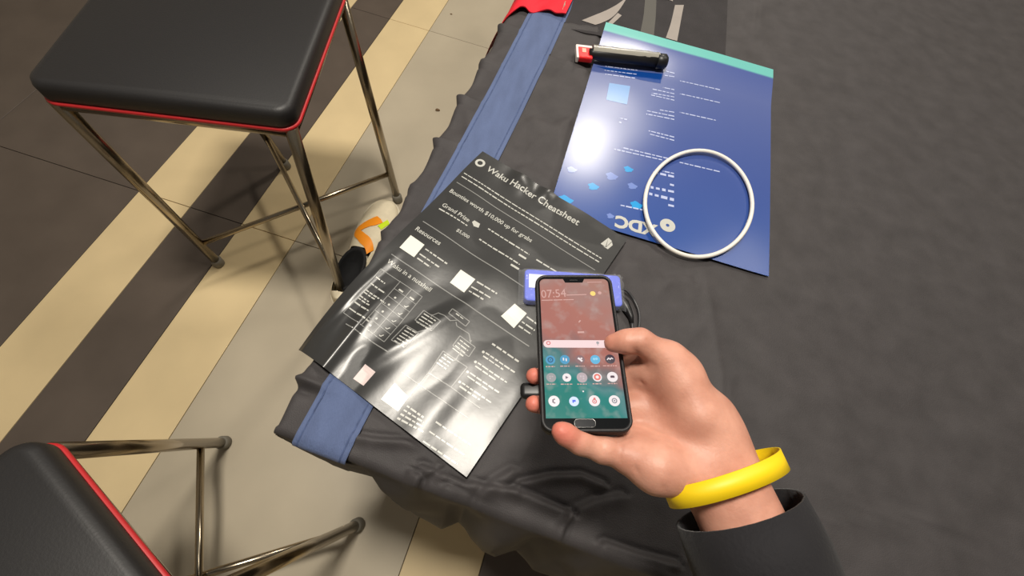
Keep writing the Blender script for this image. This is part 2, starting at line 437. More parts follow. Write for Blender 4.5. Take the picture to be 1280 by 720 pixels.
W1 = .0019
for a, b in (((580, 219), (751, 324.5)), ((577, 223), (748, 329))): pr.words(A(*a), A(*b), .0021)
for a, b in (((549, 262.5), (584, 284)), ((610, 287), (661, 320)), ((599, 300), (649, 333)), ((670, 326), (700, 344)), ((532, 314), (559, 332)), ((525, 320), (549, 336)), ((522, 325), (538, 336)),
             ((596, 354), (621, 369)), ((589, 360), (613, 374)), ((586, 365), (604, 376)), ((658, 397), (672, 407)), ((652, 403), (668, 414)), ((648, 408), (664, 419))):
    pr.words(A(*a), A(*b), .0024)
for a, b in (((648, 320), (657, 325.5)), ((638, 333), (648, 339)), ((700, 352), (708, 357))): pr.bar(A(*a), A(*b), .0034)
for k in range(4):     # ticks list at lower right
    x0, y0 = 607 - 9.8 * k, 442 + 12.5 * k
    pr.words(A(x0, y0), A(x0 + 36, y0 + 24.5), .0022); pr.words(A(x0 - 3.2, y0 + 4), A(x0 + 22, y0 + 21), .0022); pr.disc(A(x0 - 3, y0 - 1), .002, 8)
pr.words(A(615, 430.5), A(648, 453), .003)
for k in range(4): pr.words(A(509 - 4 * k, 508 + 5 * k), A(530 - 3 * k + 3 * k, 523 + 6 * k), .0024)
for k in range(3): pr.words(A(545 - 8 * k, 528 + 12 * k), A(588 - 8 * k, 557 + 12 * k), .0022)
for k in range(6):     # row names in the table
    t = (k + .5) / 6; x0, y0 = 474 - 40 * t, 344 + 46 * t
    pr.words(A(x0, y0), A(x0 + 11 + 7 * (k % 3), y0 + 8 + 5 * (k % 3)), .0022)
    if k in (2, 3): pr.words(A(x0 - 2, y0 + 3), A(x0 + 12, y0 + 13), .0022)
    xa, ya = 506 - 46 * t, 361 + 52 * t
    pr.disc(A(xa, ya), .0017 if k else .001, 8)
    xb, yb = 519.5 - 46.5 * t, 370 + 55 * t
    if k: pr.bar(A(xb - 2.2, yb - .5), A(xb - .6, yb + 1.4), .0012); pr.bar(A(xb - .6, yb + 1.4), A(xb + 3.5, yb - .3), .0012)
    else: pr.bar(A(xb - 3, yb - 2), A(xb + 2, yb + 1.5), .0025); pr.bar(A(xa - 3, ya - 2), A(xa + 2, ya + 1.5), .0025)
for (c0, c1, n) in (((530, 393), (545, 404), 4), ((509, 411), (521, 419), 6), ((575, 426), (588, 436), 4), ((555, 444), (567, 452), 4), ((570, 394), (579, 400), 1)):
    for k in range(n):
        dx, dy = -3.0 * k, 3.4 * k
        pr.words(A(c0[0] + dx, c0[1] + dy), A(c1[0] + dx, c1[1] + dy), .0018)
pr.build('small_print', M_ink, po, kind='stuff')
pr = Print(psurf)
def pl(pts, wd=.0011, closed=False):
    q = [A(*p) for p in pts]
    if closed: q.append(q[0])
    for a, b in zip(q, q[1:]): pr.bar(a, b, wd)
pl([(571, 230), (743, 339)], .0014); pl([(529, 279), (600, 326), (656, 362)], .0016); pl([(490, 320), (600, 393), (661, 434)], .0015)
pl([(433, 406), (487, 443)], .0014); pl([(557, 480), (600, 511)], .0012); pl([(503, 467), (548, 498), (585, 523)]); pl([(536, 467), (512, 497)], .001)
pl([(477, 338), (528, 372), (481, 429), (430, 392)], closed=True); pl([(501, 353), (454, 408)]); pl([(515, 363), (468, 418)])
for k in range(1, 6):
    t = k / 6; pl([(501 - 47 * t, 353 + 55 * t), (528 - 47 * t, 372 + 57 * t)], .0009)
for b4 in ([(530, 389), (551, 404), (540, 416), (519, 401)], [(507.5, 407.5), (524, 419), (506, 437), (490, 427)], [(565.6, 388), (587, 403), (582, 409), (561, 394)],
           [(575, 421), (594, 435), (586, 447), (566, 433)], [(554, 440), (584, 460), (564, 485), (536, 467)]): pl(b4, .0013, True)
pl([(571, 402), (563, 403), (556, 397), (548, 393), (541, 396)], .0012); pl([(570, 404), (571, 409), (586, 418), (588, 427)], .0012); pl([(576, 441), (570, 450)], .0012); pl([(541, 413), (521, 418)], .001)
for c, d in (((541, 396), (-2, 2)), ((588, 427), (0, 3)), ((570, 450), (-2, 3)), ((522, 418), (-2, 2))):
    pr.poly([A(c[0] - 2, c[1] - 1.5), A(c[0] + d[0], c[1] + d[1]), A(c[0] + 2, c[1] - .5)][::1])
pr.build('printed_rules', M_ink_dim, po, label='thin grey ruled lines and flow chart boxes')
for q, m in (([(514, 297), (531, 309), (518, 324), (500, 312)], M_square), ([(576, 339), (594, 351), (580, 367), (562.5, 354.5)], M_square),
             ([(643, 381), (658, 393), (642, 411), (626, 396)], M_square), ([(457, 456), (470, 466), (455, 483), (442, 474)], M_square_pink), ([(494, 480), (511, 497), (498, 515), (477, 500)], M_square)):
    pr = Print(psurf, .0003); pr.patch([A(*p) for p in q]); pr.build('label_square', m, po)
pr = Print(psurf); pr.poly([A(750, 306), A(756, 310), A(759.5, 299)]); pr.poly([A(759.5, 299), A(757, 310), A(764, 303)]); pr.poly([A(752, 308.5), A(759, 313), A(765, 308), A(764, 304), A(757, 310.6)])
pr.build('emblem', M_ink, po); pr = Print(psurf)
pr.poly([A(590, 279), A(593, 277), A(600, 281), A(598, 286), A(592, 284)])
pr.build('trophy_mark', M_ink, po)

# ------------------------------------------------------------------ blue flyer
M_fly = mat('glossy_blue_print', s2l((40, 70, 150)), .25, .6)
nt = M_fly.node_tree; b = nt.nodes['Principled BSDF']
tc = nt.nodes.new('ShaderNodeTexCoord'); sp = nt.nodes.new('ShaderNodeSeparateXYZ'); nt.links.new(tc.outputs['Object'], sp.inputs[0])
mr = nt.nodes.new('ShaderNodeMapRange'); mr.inputs['From Max'].default_value = FH; nt.links.new(sp.outputs['Y'], mr.inputs['Value'])
rp = nt.nodes.new('ShaderNodeValToRGB'); nt.links.new(mr.outputs[0], rp.inputs[0]); nt.links.new(rp.outputs[0], b.inputs['Base Color'])
cr = rp.color_ramp; cr.elements[0].color = (*s2l((34, 72, 146)), 1); cr.elements[1].color = (*s2l((108, 186, 180)), 1); cr.elements[1].position = .95
for p_, c_ in ((.35, (56, 78, 144)), (.80, (84, 98, 152)), (.94, (74, 90, 150))):
    e = cr.elements.new(p_); e.color = (*s2l(c_), 1)
FMW = Matrix.Translation(F0) @ Matrix((FU, FV, Vector((0, 0, 1)))).transposed().to_4x4()
fly = thing('flyer', 'glossy blue flyer lying upside down with a teal top strip', 'flyer', mw=FMW)
def fz(u, v):
    k = sm(.1, 0, ((F0 + FU * u + FV * v) - PTL).dot(PV) * -1 + 0)   # lies over the poster corner? stays low beyond it
    return .0042 + .0008 * math.sin(u * 17 + 1) * math.sin(v * 11) + .0008 * vnoise(u * 12, v * 12) + .006 * sm(FH - .12, FH - .02, v)
o = sheet('sheet', lambda u, v: Vector((u, v, fz(u, v))), linsp(0, FW, 50), linsp(0, FH, 70), .0005, M_fly); o.parent = fly
FMI = FMW.inverted()
def fsurf(x, y, lift): q = FMI @ Vector((x, y, 0)); return Vector((x, y, fz(q.x, q.y) + lift))
B = lambda x, y: at(x, y, .0055)
pr = Print(fsurf)
pr.text('XDC', B(823, 282), B(770, 269), bold=.045)
pr.ring(B(835, 281), .013, .003)
pr.build('logo', M_ink, fly, label='white logo with round mark, upside down')
M_ink_soft = mat('pale_blue_ink', s2l((176, 186, 222)), .25, .5)
pr = Print(fsurf)
for a, b in (((797, 87), (757, 82)), ((796, 92), (756, 87)), ((794, 97), (757, 92)), ((843, 92), (832, 89)), ((843, 96), (831, 94)), ((843, 112), (829, 109)), ((843, 117), (816, 111)), ((843, 121), (815, 116)), ((843, 125), (813, 118)),
             ((843, 140), (825, 137)), ((843, 145), (809, 138)), ((843, 149), (808, 142)), ((843, 171), (811, 163)), ((843, 175), (812, 167)),
             ((843, 199), (778, 184)), ((828, 199), (768, 186)), ((843, 216), (829, 213)), ((784, 149), (774, 147)), ((777, 153), (774, 152)),
             ((900, 112), (850, 101)), ((900, 128), (850, 117)), ((895, 150), (850, 140)), ((900, 214), (850, 202))):
    pr.words(B(*a), B(*b), .0028)
for a, b, h in (((843, 220), (815, 214), .005), ((843, 231), (836, 229), .005), ((843, 239), (813, 233), .006), ((843, 249), (811, 241), .006), ((843, 257), (834, 255), .005), ((805, 262), (776, 256), .003)): pr.words(B(*a), B(*b), h, .005, .012)
pr.build('small_print', M_ink_soft, fly, kind='stuff')
M_cyan = mat('cyan_print', s2l((40, 150, 215)), .2); M_pale = mat('pale_dot_print', s2l((110, 132, 196)), .2)
for c, r, m in (((707, 250), .012, M_cyan), ((742, 233), .009, M_cyan), ((786, 211), .008, M_cyan), ((715, 212), .008, M_pale), ((765, 220), .010, M_pale), ((791, 232), .008, M_pale), ((796, 256), .010, M_cyan), ((763.5, 269.5), .006, M_pale)):
    pr = Print(fsurf, .0002); q = B(*c)
    pr.add([q[:2]] + [(q.x + r * (1 + .25 * math.sin(5 * t)) * math.cos(t), q.y + .8 * r * (1 + .2 * math.cos(3 * t)) * math.sin(t)) for t in [2 * PI * i / 16 for i in range(16)]], [(0, i + 1, (i + 1) % 16 + 1) for i in range(16)])
    pr.build('printed_dot', m, fly, smooth=False) if False else raw('printed_dot', pr.v, pr.f, m, fly, smooth=False)
M_dkblue = mat('deep_blue_print', s2l((14, 62, 138)), .2); M_ltblue = mat('light_blue_print', s2l((120, 160, 212)), .2)
pr = Print(fsurf, .0002); pr.patch([B(745, 82), B(828, 92), B(826, 104), B(800, 99)]); pr.build('printed_block', M_dkblue, fly)
pr = Print(fsurf, .0002); pr.patch([B(762, 103), B(788, 107), B(784, 130), B(758, 124)]); pr.build('printed_block', M_ltblue, fly)

# ------------------------------------------------------------------ packaged pen lying on the flyer
pa, pb = at(719, 69, .012), at(831, 82, .012)
pd = (pb - pa); PL = pd.length; pd.normalize(); pn = Vector((-pd.y, pd.x, 0))
PM = Matrix.Translation(Vector((pa.x, pa.y, .0075))) @ Matrix((pd, pn, Vector((0, 0, 1)))).transposed().to_4x4()
pen = thing('pen', 'black pen in a clear sleeve with red card end, lying across the blue flyer', 'pen', mw=PM)
M_redcard = mat('red_card', s2l((222, 30, 34)), .3, .5); M_whitecard = mat('white_card', s2l((232, 222, 216)), .4)
M_sleeve = film('streaked_sleeve', s2l((186, 182, 170)), .62, .2)  # grey-beige tint carries the plastic's reflective streak as colour
def pfin(name, bm, m, **kw):
    bmesh.ops.transform(bm, matrix=PM, verts=bm.verts); return fin(name, bm, m, pen, **kw)
bm = bmesh.new(); tube(bm, [(.026, 0, .0125), (.034, 0, .0125), (.05, 0, .0125), (PL - .022, 0, .0125)], [.0085, .0095, .0125, .0130], 20); pfin('barrel', bm, M_black)
bm = bmesh.new(); tube(bm, [(PL - .022, 0, .0125), (PL - .021, 0, .0125), (PL - .004, 0, .0125), (PL, 0, .0125)], [.0125, .0145, .0145, .011], 20); pfin('cap', bm, M_black)
bm = bmesh.new(); box(bm, (.03, .034, .012), Matrix.Translation((.018, 0, .008)), .003); pfin('card_end', bm, M_redcard, smooth=False)
bm = bmesh.new(); box(bm, (.034, .008, .0125), Matrix.Translation((.017, .0175, .008)), .002); box(bm, (.005, .036, .0122), Matrix.Translation((.0025, 0, .008)), .001); pfin('card_border', bm, M_whitecard, smooth=False, label='white card border')
bm = bmesh.new(); box(bm, (.008, .012, .0005), Matrix.Translation((.016, .004, .0144))); pfin('card_print', bm, mat('pale_orange_print', s2l((240, 170, 150)), .4), smooth=False)
bm = bmesh.new()
prof = [(-.0068, .0232), (-.003, .0262), (.002, .0275), (.006, .0268), (.011, .0240), (.0165, .0150), (.0190, .007), (.020, .002)]
rings = []
for i in range(13):
    x = .032 + (PL - .05) * i / 12
    rings.append([bm.verts.new((x, y * (1 + .04 * vnoise(i, y * 90)), z * (1 + .05 * vnoise(i * .9 + 7, y * 200)))) for y, z in prof])
for a, b in zip(rings, rings[1:]):
    for k in range(len(prof) - 1): bm.faces.new((a[k], a[k + 1], b[k + 1], b[k]))
pfin('sleeve', bm, M_sleeve, label='crinkled plastic sleeve with its reflective streak in the tint')

# ------------------------------------------------------------------ white cable ring on the flyer
cc = at(873, 254, .010); bm = bmesh.new()
pts = []
for i in range(72):
    t = 2 * PI * i / 72; q = at(873 + 67 * math.cos(t), 255 + 66 * math.sin(t), .010); q.z = .0105 + .001 * math.sin(3 * t); pts.append(q)
tube(bm, pts, .0035, 10, closed=True)
tag(fin('cable_loop', bm, M_white), 'round white cable loop lying on the blue flyer', 'cable')

# ------------------------------------------------------------------ blue packet under the phone, black cable
D0, D1, D2 = at(653, 338, .018), at(776, 347, .018), at(655, 371, .018)
dx = (D1 - D0); dl = dx.length; dx.normalize(); dy = Vector((-dx.y, dx.x, 0)); dw = .050
DM = Matrix.Translation(Vector((D0.x, D0.y, .0075)) + dx * dl / 2 - dy * dw / 2) @ Matrix((dx, dy, Vector((0, 0, 1)))).transposed().to_4x4()
M_blue = mat('periwinkle_card', s2l((84, 104, 226)), .35, .5, var=.05); M_bluelabel = mat('white_label', s2l((225, 228, 240)), .4)
pk = thing('packet', 'periwinkle blue box in crinkled clear film under the phone', 'box', mw=DM)
bm = bmesh.new(); rounded_slab(bm, dl - .006, dw, .016, .006, .0, DM); fin('box_body', bm, M_blue, pk, smooth=False)
bm = bmesh.new(); box(bm, (.07, .022, .0006), DM @ Matrix.Translation((-.030, .006, .0163))); fin('box_label', bm, M_bluelabel, pk, smooth=False, label='white printed label')
M_film = film('packet_film', s2l((225, 228, 235)), .13, .16)
def filmpt(u, v):
    x = (u - .5) * (dl + .010); y = (v - .5) * (dw + .006)
    e = max(abs(2 * u - 1), abs(2 * v - 1))
    z = .019 + .0035 * vnoise(u * 16 + 2, v * 8) - .012 * sm(.9, 1, e)
    if u > .88: z += .006 * vnoise(u * 60, v * 18) ; x += .004 * vnoise(v * 12, u * 5)
    return DM @ Vector((x, y, z))
raw('clear_film', *grid(filmpt, linsp(0, 1, 50), linsp(0, 1, 16)), M_film, pk, label='crinkled clear plastic film')

M_cable = mat('dark_grey_cable', s2l((58, 58, 60)), .4)
cb = thing('charging_cable', 'black charging cable with plug curling out beside the blue packet', 'cable', tuple(at(790, 385)))
bm = bmesh.new()
cp = [at(774, 360, .012), at(784, 364, .010), at(793, 376, .006), at(799, 392, .0055), at(798, 412, .0055), at(790, 440, .0055), at(800, 480, .0055), at(850, 500, .0055)]
tube(bm, spline(cp, 50), .0021, 8); fin('cord', bm, M_cable, cb)
bm = bmesh.new()
q = [at(773, 367, .010), at(776, 373, .010), at(780, 379, .010), at(785, 388, .010), at(789, 396, .010), at(790, 404, .010)]
tube(bm, q, [.003, .0052, .0075, .0062, .004, .0026], 14); fin('plug', bm, M_black, cb)
bm = bmesh.new(); tube(bm, spline([q[-1], at(791, 420, .007), at(789, 440, .0055), at(770, 460, .0055)], 16), .0022, 8); fin('cord', bm, M_cable, cb)

# ------------------------------------------------------------------ phone
PO = Vector((.0715, .1484, .2095))
PR = Matrix(((.971, -.204, -.122), (.215, .973, .084), (.102, -.107, .989)))
PX = PR.col[0].normalized(); PY = (PR.col[1] - PX * PR.col[1].dot(PX)).normalized(); PZ = PX.cross(PY)
HM = Matrix.Translation(PO) @ Matrix((PX, PY, PZ)).transposed().to_4x4(); HMI = HM.inverted()
def ph(px, py, dz=0.): return on_plane(px, py, PO + PZ * dz, PZ)
def phl(px, py, dz=0.): return HMI @ ph(px, py, dz)
phone = thing('phone', 'smartphone in a black case with lit home screen, held in a hand', 'phone', mw=HM)
GL = .0755; GH = .1535
bm = bmesh.new(); rounded_slab(bm, GL, GH, .0125, .0105, -.0125, HM, 10, .003); fin('case', bm, M_case, phone, smooth=False)
# raised rim of the case
bm = bmesh.new()
pts = []
for cx, cy, a0 in ((1, 1, 0), (-1, 1, 90), (-1, -1, 180), (1, -1, 270)):
    for k in range(9):
        a = math.radians(a0 + 90 * k / 8); r = .0088
        pts.append(HM @ Vector((cx * (GL / 2 - .0105) + r * math.cos(a), cy * (GH / 2 - .0105) + r * math.sin(a), .0)))
tube(bm, pts, .0016, 8, closed=True); fin('case_rim', bm, M_case, phone)
M_glass = mat('black_glass', s2l((14, 16, 18)), .08, .5)
bm = bmesh.new(); rounded_slab(bm, .0705, .1485, .0012, .008, -.0006, HM, 8, .0004); fin('front_glass', bm, M_glass, phone, smooth=False)
# screen : lit wallpaper; its pale wisps also carry a painted reflection veil
SXW, SY1, SY0 = .0335, .0715, None
pb_ = phl(730, 523, .0006); SY0 = pb_.y
M_screen = bpy.data.materials.new('lit_screen'); M_screen.use_nodes = True
nt = M_screen.node_tree; b = nt.nodes['Principled BSDF']; b.inputs['Base Color'].default_value = (.01, .01, .01, 1); b.inputs['Roughness'].default_value = .12
tc = nt.nodes.new('ShaderNodeTexCoord'); sp = nt.nodes.new('ShaderNodeSeparateXYZ'); nt.links.new(tc.outputs['Object'], sp.inputs[0])
nz = nt.nodes.new('ShaderNodeTexNoise'); nz.inputs['Scale'].default_value = 34; nz.inputs['Detail'].default_value = 1.5; nt.links.new(tc.outputs['Object'], nz.inputs[0])
ma = nt.nodes.new('ShaderNodeMath'); ma.operation = 'MULTIPLY_ADD'; ma.inputs[1].default_value = .085; nt.links.new(nz.outputs[0], ma.inputs[0]); nt.links.new(sp.outputs['Y'], ma.inputs[2])
mx = nt.nodes.new('ShaderNodeMath'); mx.operation = 'MULTIPLY_ADD'; mx.inputs[1].default_value = .62; nt.links.new(sp.outputs['X'], mx.inputs[0]); nt.links.new(ma.outputs[0], mx.inputs[2])
mr = nt.nodes.new('ShaderNodeMapRange'); mr.inputs['From Min'].default_value = -.065 + .0425; mr.inputs['From Max'].default_value = .07 + .0425; nt.links.new(mx.outputs[0], mr.inputs['Value'])
rp = nt.nodes.new('ShaderNodeValToRGB'); nt.links.new(mr.outputs[0], rp.inputs[0])
wz = nt.nodes.new('ShaderNodeTexNoise'); wz.inputs['Scale'].default_value = 85; wz.inputs['Detail'].default_value = 2; nt.links.new(tc.outputs['Object'], wz.inputs[0])
wr_ = nt.nodes.new('ShaderNodeMapRange'); wr_.inputs['From Min'].default_value = .52; wr_.inputs['From Max'].default_value = .75; wr_.inputs['To Max'].default_value = .34; nt.links.new(wz.outputs[0], wr_.inputs['Value'])
wm = nt.nodes.new('ShaderNodeMix'); wm.data_type = 'RGBA'; nt.links.new(wr_.outputs[0], wm.inputs[0]); nt.links.new(rp.outputs[0], wm.inputs[6]); wm.inputs[7].default_value = (*s2l((186, 180, 176)), 1); nt.links.new(wm.outputs[2], b.inputs['Emission Color'])
b.inputs['Emission Strength'].default_value = 1.0
cr = rp.color_ramp; cr.elements[0].color = (*s2l((28, 122, 112)), 1); cr.elements[0].position = .02; cr.elements[1].color = (*s2l((168, 122, 110)), 1); cr.elements[1].position = 1.
for p_, c_ in ((.13, (36, 126, 120)), (.22, (84, 132, 132)), (.28, (70, 118, 120)), (.40, (134, 106, 104)), (.52, (168, 108, 98)), (.75, (172, 112, 100)), (.9, (164, 124, 116))):
    e = cr.elements.new(p_); e.color = (*s2l(c_), 1)
bm = bmesh.new()
N0 = .0085
loc = []
r = .005
for cx, cy, a0 in ((1, 1, 0), (-1, 1, 90)):
    seg = [(cx * (SXW - r) + r * math.cos(math.radians(a0 + 90 * k / 6)), SY1 - r + r * math.sin(math.radians(a0 + 90 * k / 6))) for k in range(7)]
    loc += seg
    if cx == 1: loc += [(.0105, SY1), (.0085, SY1 - .0042), (-.0085, SY1 - .0042), (-.0105, SY1)]
loc += [(-SXW, SY0), (SXW, SY0)]
bm.faces.new([bm.verts.new((x, y, .0009)) for x, y in loc])
bmesh.ops.triangulate(bm, faces=bm.faces)
scr = fin('screen', bm, M_screen, None, smooth=False); scr.parent = phone; scr['label'] = 'lit screen fading from pinkish brown to teal'
def em(name, c, s=1.):
    m = mat(name, (0.01, .01, .01), .2); bb = m.node_tree.nodes['Principled BSDF']; bb.inputs['Emission Color'].default_value = (*s2l(c), 1); bb.inputs['Emission Strength'].default_value = s; return m
E_white = em('screen_white', (236, 226, 226)); E_text = em('screen_text', (206, 162, 154)); E_pink = em('screen_search', (240, 212, 212)); E_blue = em('screen_blue', (70, 150, 190))
E_dark = em('screen_dark', (70, 62, 72)); E_grey = em('screen_grey', (160, 158, 160)); E_bl2 = em('screen_message_blue', (60, 96, 220)); E_red = em('screen_red', (214, 110, 110)); E_yel = em('screen_sun', (250, 214, 120)); E_dkblue = em('screen_icon_blue', (30, 84, 120))
def ssurf(x, y, lift): return Vector((x, y, .0009 + lift))
def S(px, py): q = phl(px, py, .0009); return (q.x, q.y)
def sbuild(p, name, m, parent=None, **kw):
    o = raw(name, p.v, p.f, m, None, smooth=False, **kw); o.parent = parent or scr
    return o
p = Print(ssurf, .0002); p.text('07:54', S(677, 372.5), S(708, 371), hscale=1.15); 
p.words(S(677, 375.5), S(718, 374.5), .0011); p.bar(S(708, 369), S(733, 368.2), .0009); sbuild(p, 'clock_print', E_text)
p = Print(ssurf, .0002); p.disc(S(741, 367), .0026); sbuild(p, 'weather_icon', E_yel)
p = Print(ssurf, .0002); p.disc(S(749.5, 366.2), .0017); p.bar(S(734, 353), S(752, 352.6), .0007); p.words(S(722, 415.5), S(731, 415.2), .0022); p.bar(S(723.5, 403), S(725.5, 400.5), .0012); sbuild(p, 'status_print', E_text, kind='stuff')
# search pill
p = Print(ssurf, .0002); a = Vector(S(684.5, 429.8)); b2 = Vector(S(766, 430.2)); rr = .0037
d = (b2 - a).normalized(); nn = Vector((-d.y, d.x)); pts = []
for k in range(11): t = PI / 2 + PI * k / 10; pts.append(a + (d * math.cos(t) + nn * math.sin(t)) * rr)
for k in range(11): t = -PI / 2 + PI * k / 10; pts.append(b2 + (d * math.cos(t) + nn * math.sin(t)) * rr)
p.poly(pts); sbuild(p, 'search_bar', E_pink)
p = Print(ssurf, .0004); p.ring(S(685.5, 429), .0020, .0012, 14); sbuild(p, 'search_icon', E_red)
p = Print(ssurf, .0004); p.disc(S(747, 428.7), .0013); p.bar(S(747, 430), S(747.2, 432), .0006); sbuild(p, 'microphone_icon', E_grey)
def icon(c, r, m, marks=(), mm=None, lab=True, w_=.004):
    p = Print(ssurf, .0002); p.disc(S(*c), r); o = sbuild(p, 'app_icon', m)
    if marks:
        p = Print(ssurf, .0004)
        for mk in marks:
            if mk[0] == 'r': p.ring((S(*c)[0] + mk[1], S(*c)[1] + mk[2]), mk[3], mk[4], 14)
            elif mk[0] == 'd': p.disc((S(*c)[0] + mk[1], S(*c)[1] + mk[2]), mk[3], 12)
            elif mk[0] == 'b': p.bar((S(*c)[0] + mk[1], S(*c)[1] + mk[2]), (S(*c)[0] + mk[3], S(*c)[1] + mk[4]), mk[5])
            elif mk[0] == 't': p.poly([(S(*c)[0] + mk[1] + x, S(*c)[1] + mk[2] + y) for x, y in ((-.0011, .0014), (-.0011, -.0014), (.0015, 0))])
        q = sbuild(p, 'icon_mark', mm)
    if lab:
        p = Print(ssurf, .0002); q = S(c[0], c[1] + 8.3); p.words((q[0] - w_, q[1]), (q[0] + w_, q[1]), .0010, .001, .003); sbuild(p, 'icon_caption', E_text)
k_ = .001
icon((688, 450), .0043, E_blue, [('r', 0, 0, .0026, .0016), ('d', 0, 0, .0006)], E_dkblue)
icon((706, 449.5), .0043, E_blue, [('b', -.0012, -.001, -.0012, .0016, .0011), ('b', .0012, -.0016, .0012, .001, .0011)], E_white)
icon((725, 449.5), .0042, em('screen_icon_brown', (134, 104, 106)), [('b', -.0018, .0014, .0002, 0, .0018), ('b', .0002, -.0002, .0018, -.0018, .0016), ('d', .0013, .001, .0008)], E_white)
icon((744, 449.5), .0043, em('screen_icon_sky', (96, 176, 214)), [('d', -.001, .0004, .0012), ('d', .0012, .0006, .0012)], em('screen_icon_pale', (150, 206, 232)))
icon((762.5, 449), .0044, E_dark, [('b', -.0026, -.0008, -.0012, .0012, .0009), ('b', -.0012, .0012, 0, -.0006, .0009), ('b', 0, -.0006, .0012, .0012, .0009), ('b', .0012, .0012, .0026, 0, .0009)], E_white, w_=.0062)
icon((689, 472), .0042, em('screen_folder', (150, 150, 152)), [('b', -.0016, .0009, -.0004, .0009, .001), ('b', .0004, .0009, .0016, .0009, .001), ('b', -.0016, -.0009, -.0004, -.0009, .001)], em('screen_folder_dot', (184, 172, 172)))
icon((708.5, 472), .0038, E_white, [('t', 0, 0)], em('screen_play', (110, 96, 110)), w_=.0052)
icon((727.5, 472), .0046, em('screen_folder_pink', (180, 164, 168)), [('d', -.001, .001, .0008), ('d', .0012, .001, .0008), ('d', .0012, -.001, .0008)], em('screen_folder_dot2', (196, 184, 188)))
icon((746.5, 471.5), .0040, E_white, [('r', 0, 0, .0030, .0014)], em('screen_ring_coral', (226, 120, 110)))
icon((765.5, 471.2), .0046, E_white, [('b', -.0018, 0, .0018, 0, .0019), ('b', -.0012, .0006, .0012, .0006, .0012)], em('screen_headset', (92, 74, 84)))
icon((692.5, 501.5), .0047, E_white, [('b', -.0008, -.0014, -.0008, .0014, .0013), ('b', -.0006, -.0014, .0010, -.0016, .0010), ('b', -.0006, .0014, .0010, .0016, .0010)], em('screen_call', (110, 92, 104)), lab=False)
icon((717.5, 501.8), .0041, em('screen_msg_pale', (206, 222, 255)), [('b', -.0014, .0004, .0014, .0004, .0017), ('d', -.0008, -.0008, .0006)], E_bl2, lab=False)
icon((743, 501), .0047, E_white, [('r', 0, -.0006, .0020, .0012), ('d', .0002, .0017, .0010), ('d', 0, -.0006, .0006)], E_red, lab=False)
icon((768, 501), .0047, E_white, [('r', 0, 0, .0023, .0015), ('d', 0, 0, .0007)], em('screen_camera', (120, 120, 130)), lab=False)
p = Print(ssurf, .0002); p.disc(S(729, 489.3), .0007); sbuild(p, 'page_dot', E_white)
# home key below the screen
bm = bmesh.new(); rounded_slab(bm, .0165, .0062, .0006, .0028, .0, HM @ Matrix.Translation((phl(731, 529.5).x, phl(731, 529.5).y, .0006)), 6, .0002)
fin('home_key', bm, mat('home_key_glass', s2l((30, 32, 36)), .15), phone, smooth=False)
bm = bmesh.new(); x_, y_ = phl(731, 529.5).x, phl(731, 529.5).y
pts = []
for cx, cy, a0 in ((1, 1, 0), (-1, 1, 90), (-1, -1, 180), (1, -1, 270)):
    for k in range(5): a = math.radians(a0 + 90 * k / 4); pts.append(HM @ Vector((x_ + cx * .006 + .0025 * math.cos(a), y_ + cy * .0008 + .0025 * math.sin(a), .0011)))
tube(bm, pts, .00035, 6, closed=True); fin('home_key_ring', bm, mat('grey_metal_ring', s2l((130, 130, 130)), .3, metal=1.), phone)
bm = bmesh.new(); box(bm, (.008, .0012, .0004), HM @ Matrix.Translation((0, SY1 - .0012, .0008)), .0003, 1); fin('earpiece', bm, M_black, phone, smooth=False)
# elastic grip strap behind the case, its end showing between the fingers
bm = bmesh.new(); q0 = phl(651, 487, -.014); box(bm, (.034, .0145, .009), HM @ Matrix.Translation((q0.x + .0165, q0.y, -.0175)), .0044, 5); fin('grip_strap', bm, M_black, phone, label='black grip strap end between the fingers')

# ------------------------------------------------------------------ hand and arm (one continuous surface from a distance field)
CAPS = {}
def J(px, py, dz): return np.array(ph(px, py, dz))
elbow = np.array((.40, -.26, .17))
def chain(pts, rs, k):
    out = []
    for i in range(len(pts) - 1): out.append((pts[i], pts[i + 1], rs[i], rs[i + 1], k))
    return out
wr = J(886, 552, -.030); wr2 = J(880, 585, -.034); wr1 = J(884, 522, -.026)
palm = []
mi, mm_, mr_, mp = J(806, 446, -.028), J(800, 476, -.032), J(798, 510, -.033), J(792, 552, -.027)
palm += chain([wr1, mi], [.018, .0125], .016) + chain([wr, mm_], [.019, .0130], .016) + chain([wr, mr_], [.019, .0130], .016) + chain([wr2, mp], [.019, .0135], .016)
palm += chain([J(872, 520, -.010), J(846, 470, -.006), J(834, 448, .003)], [.021, .0195, .0150], .016)      # thenar
palm += chain([J(786, 462, -.0225), J(812, 462, -.014), J(842, 462, -.008)], [.0115, .0125, .0140], .012)           # web of the thumb
palm += chain([J(868, 594, -.024), J(820, 584, -.019), J(786, 572, -.017)], [.020, .0185, .0135], .014)                       # hypothenar
arm = chain([wr1, elbow + np.array((-.012, .02, .012))], [.020, .036], .02) + chain([wr2, elbow], [.020, .038], .02) + chain([wr, elbow], [.022, .038], .02)
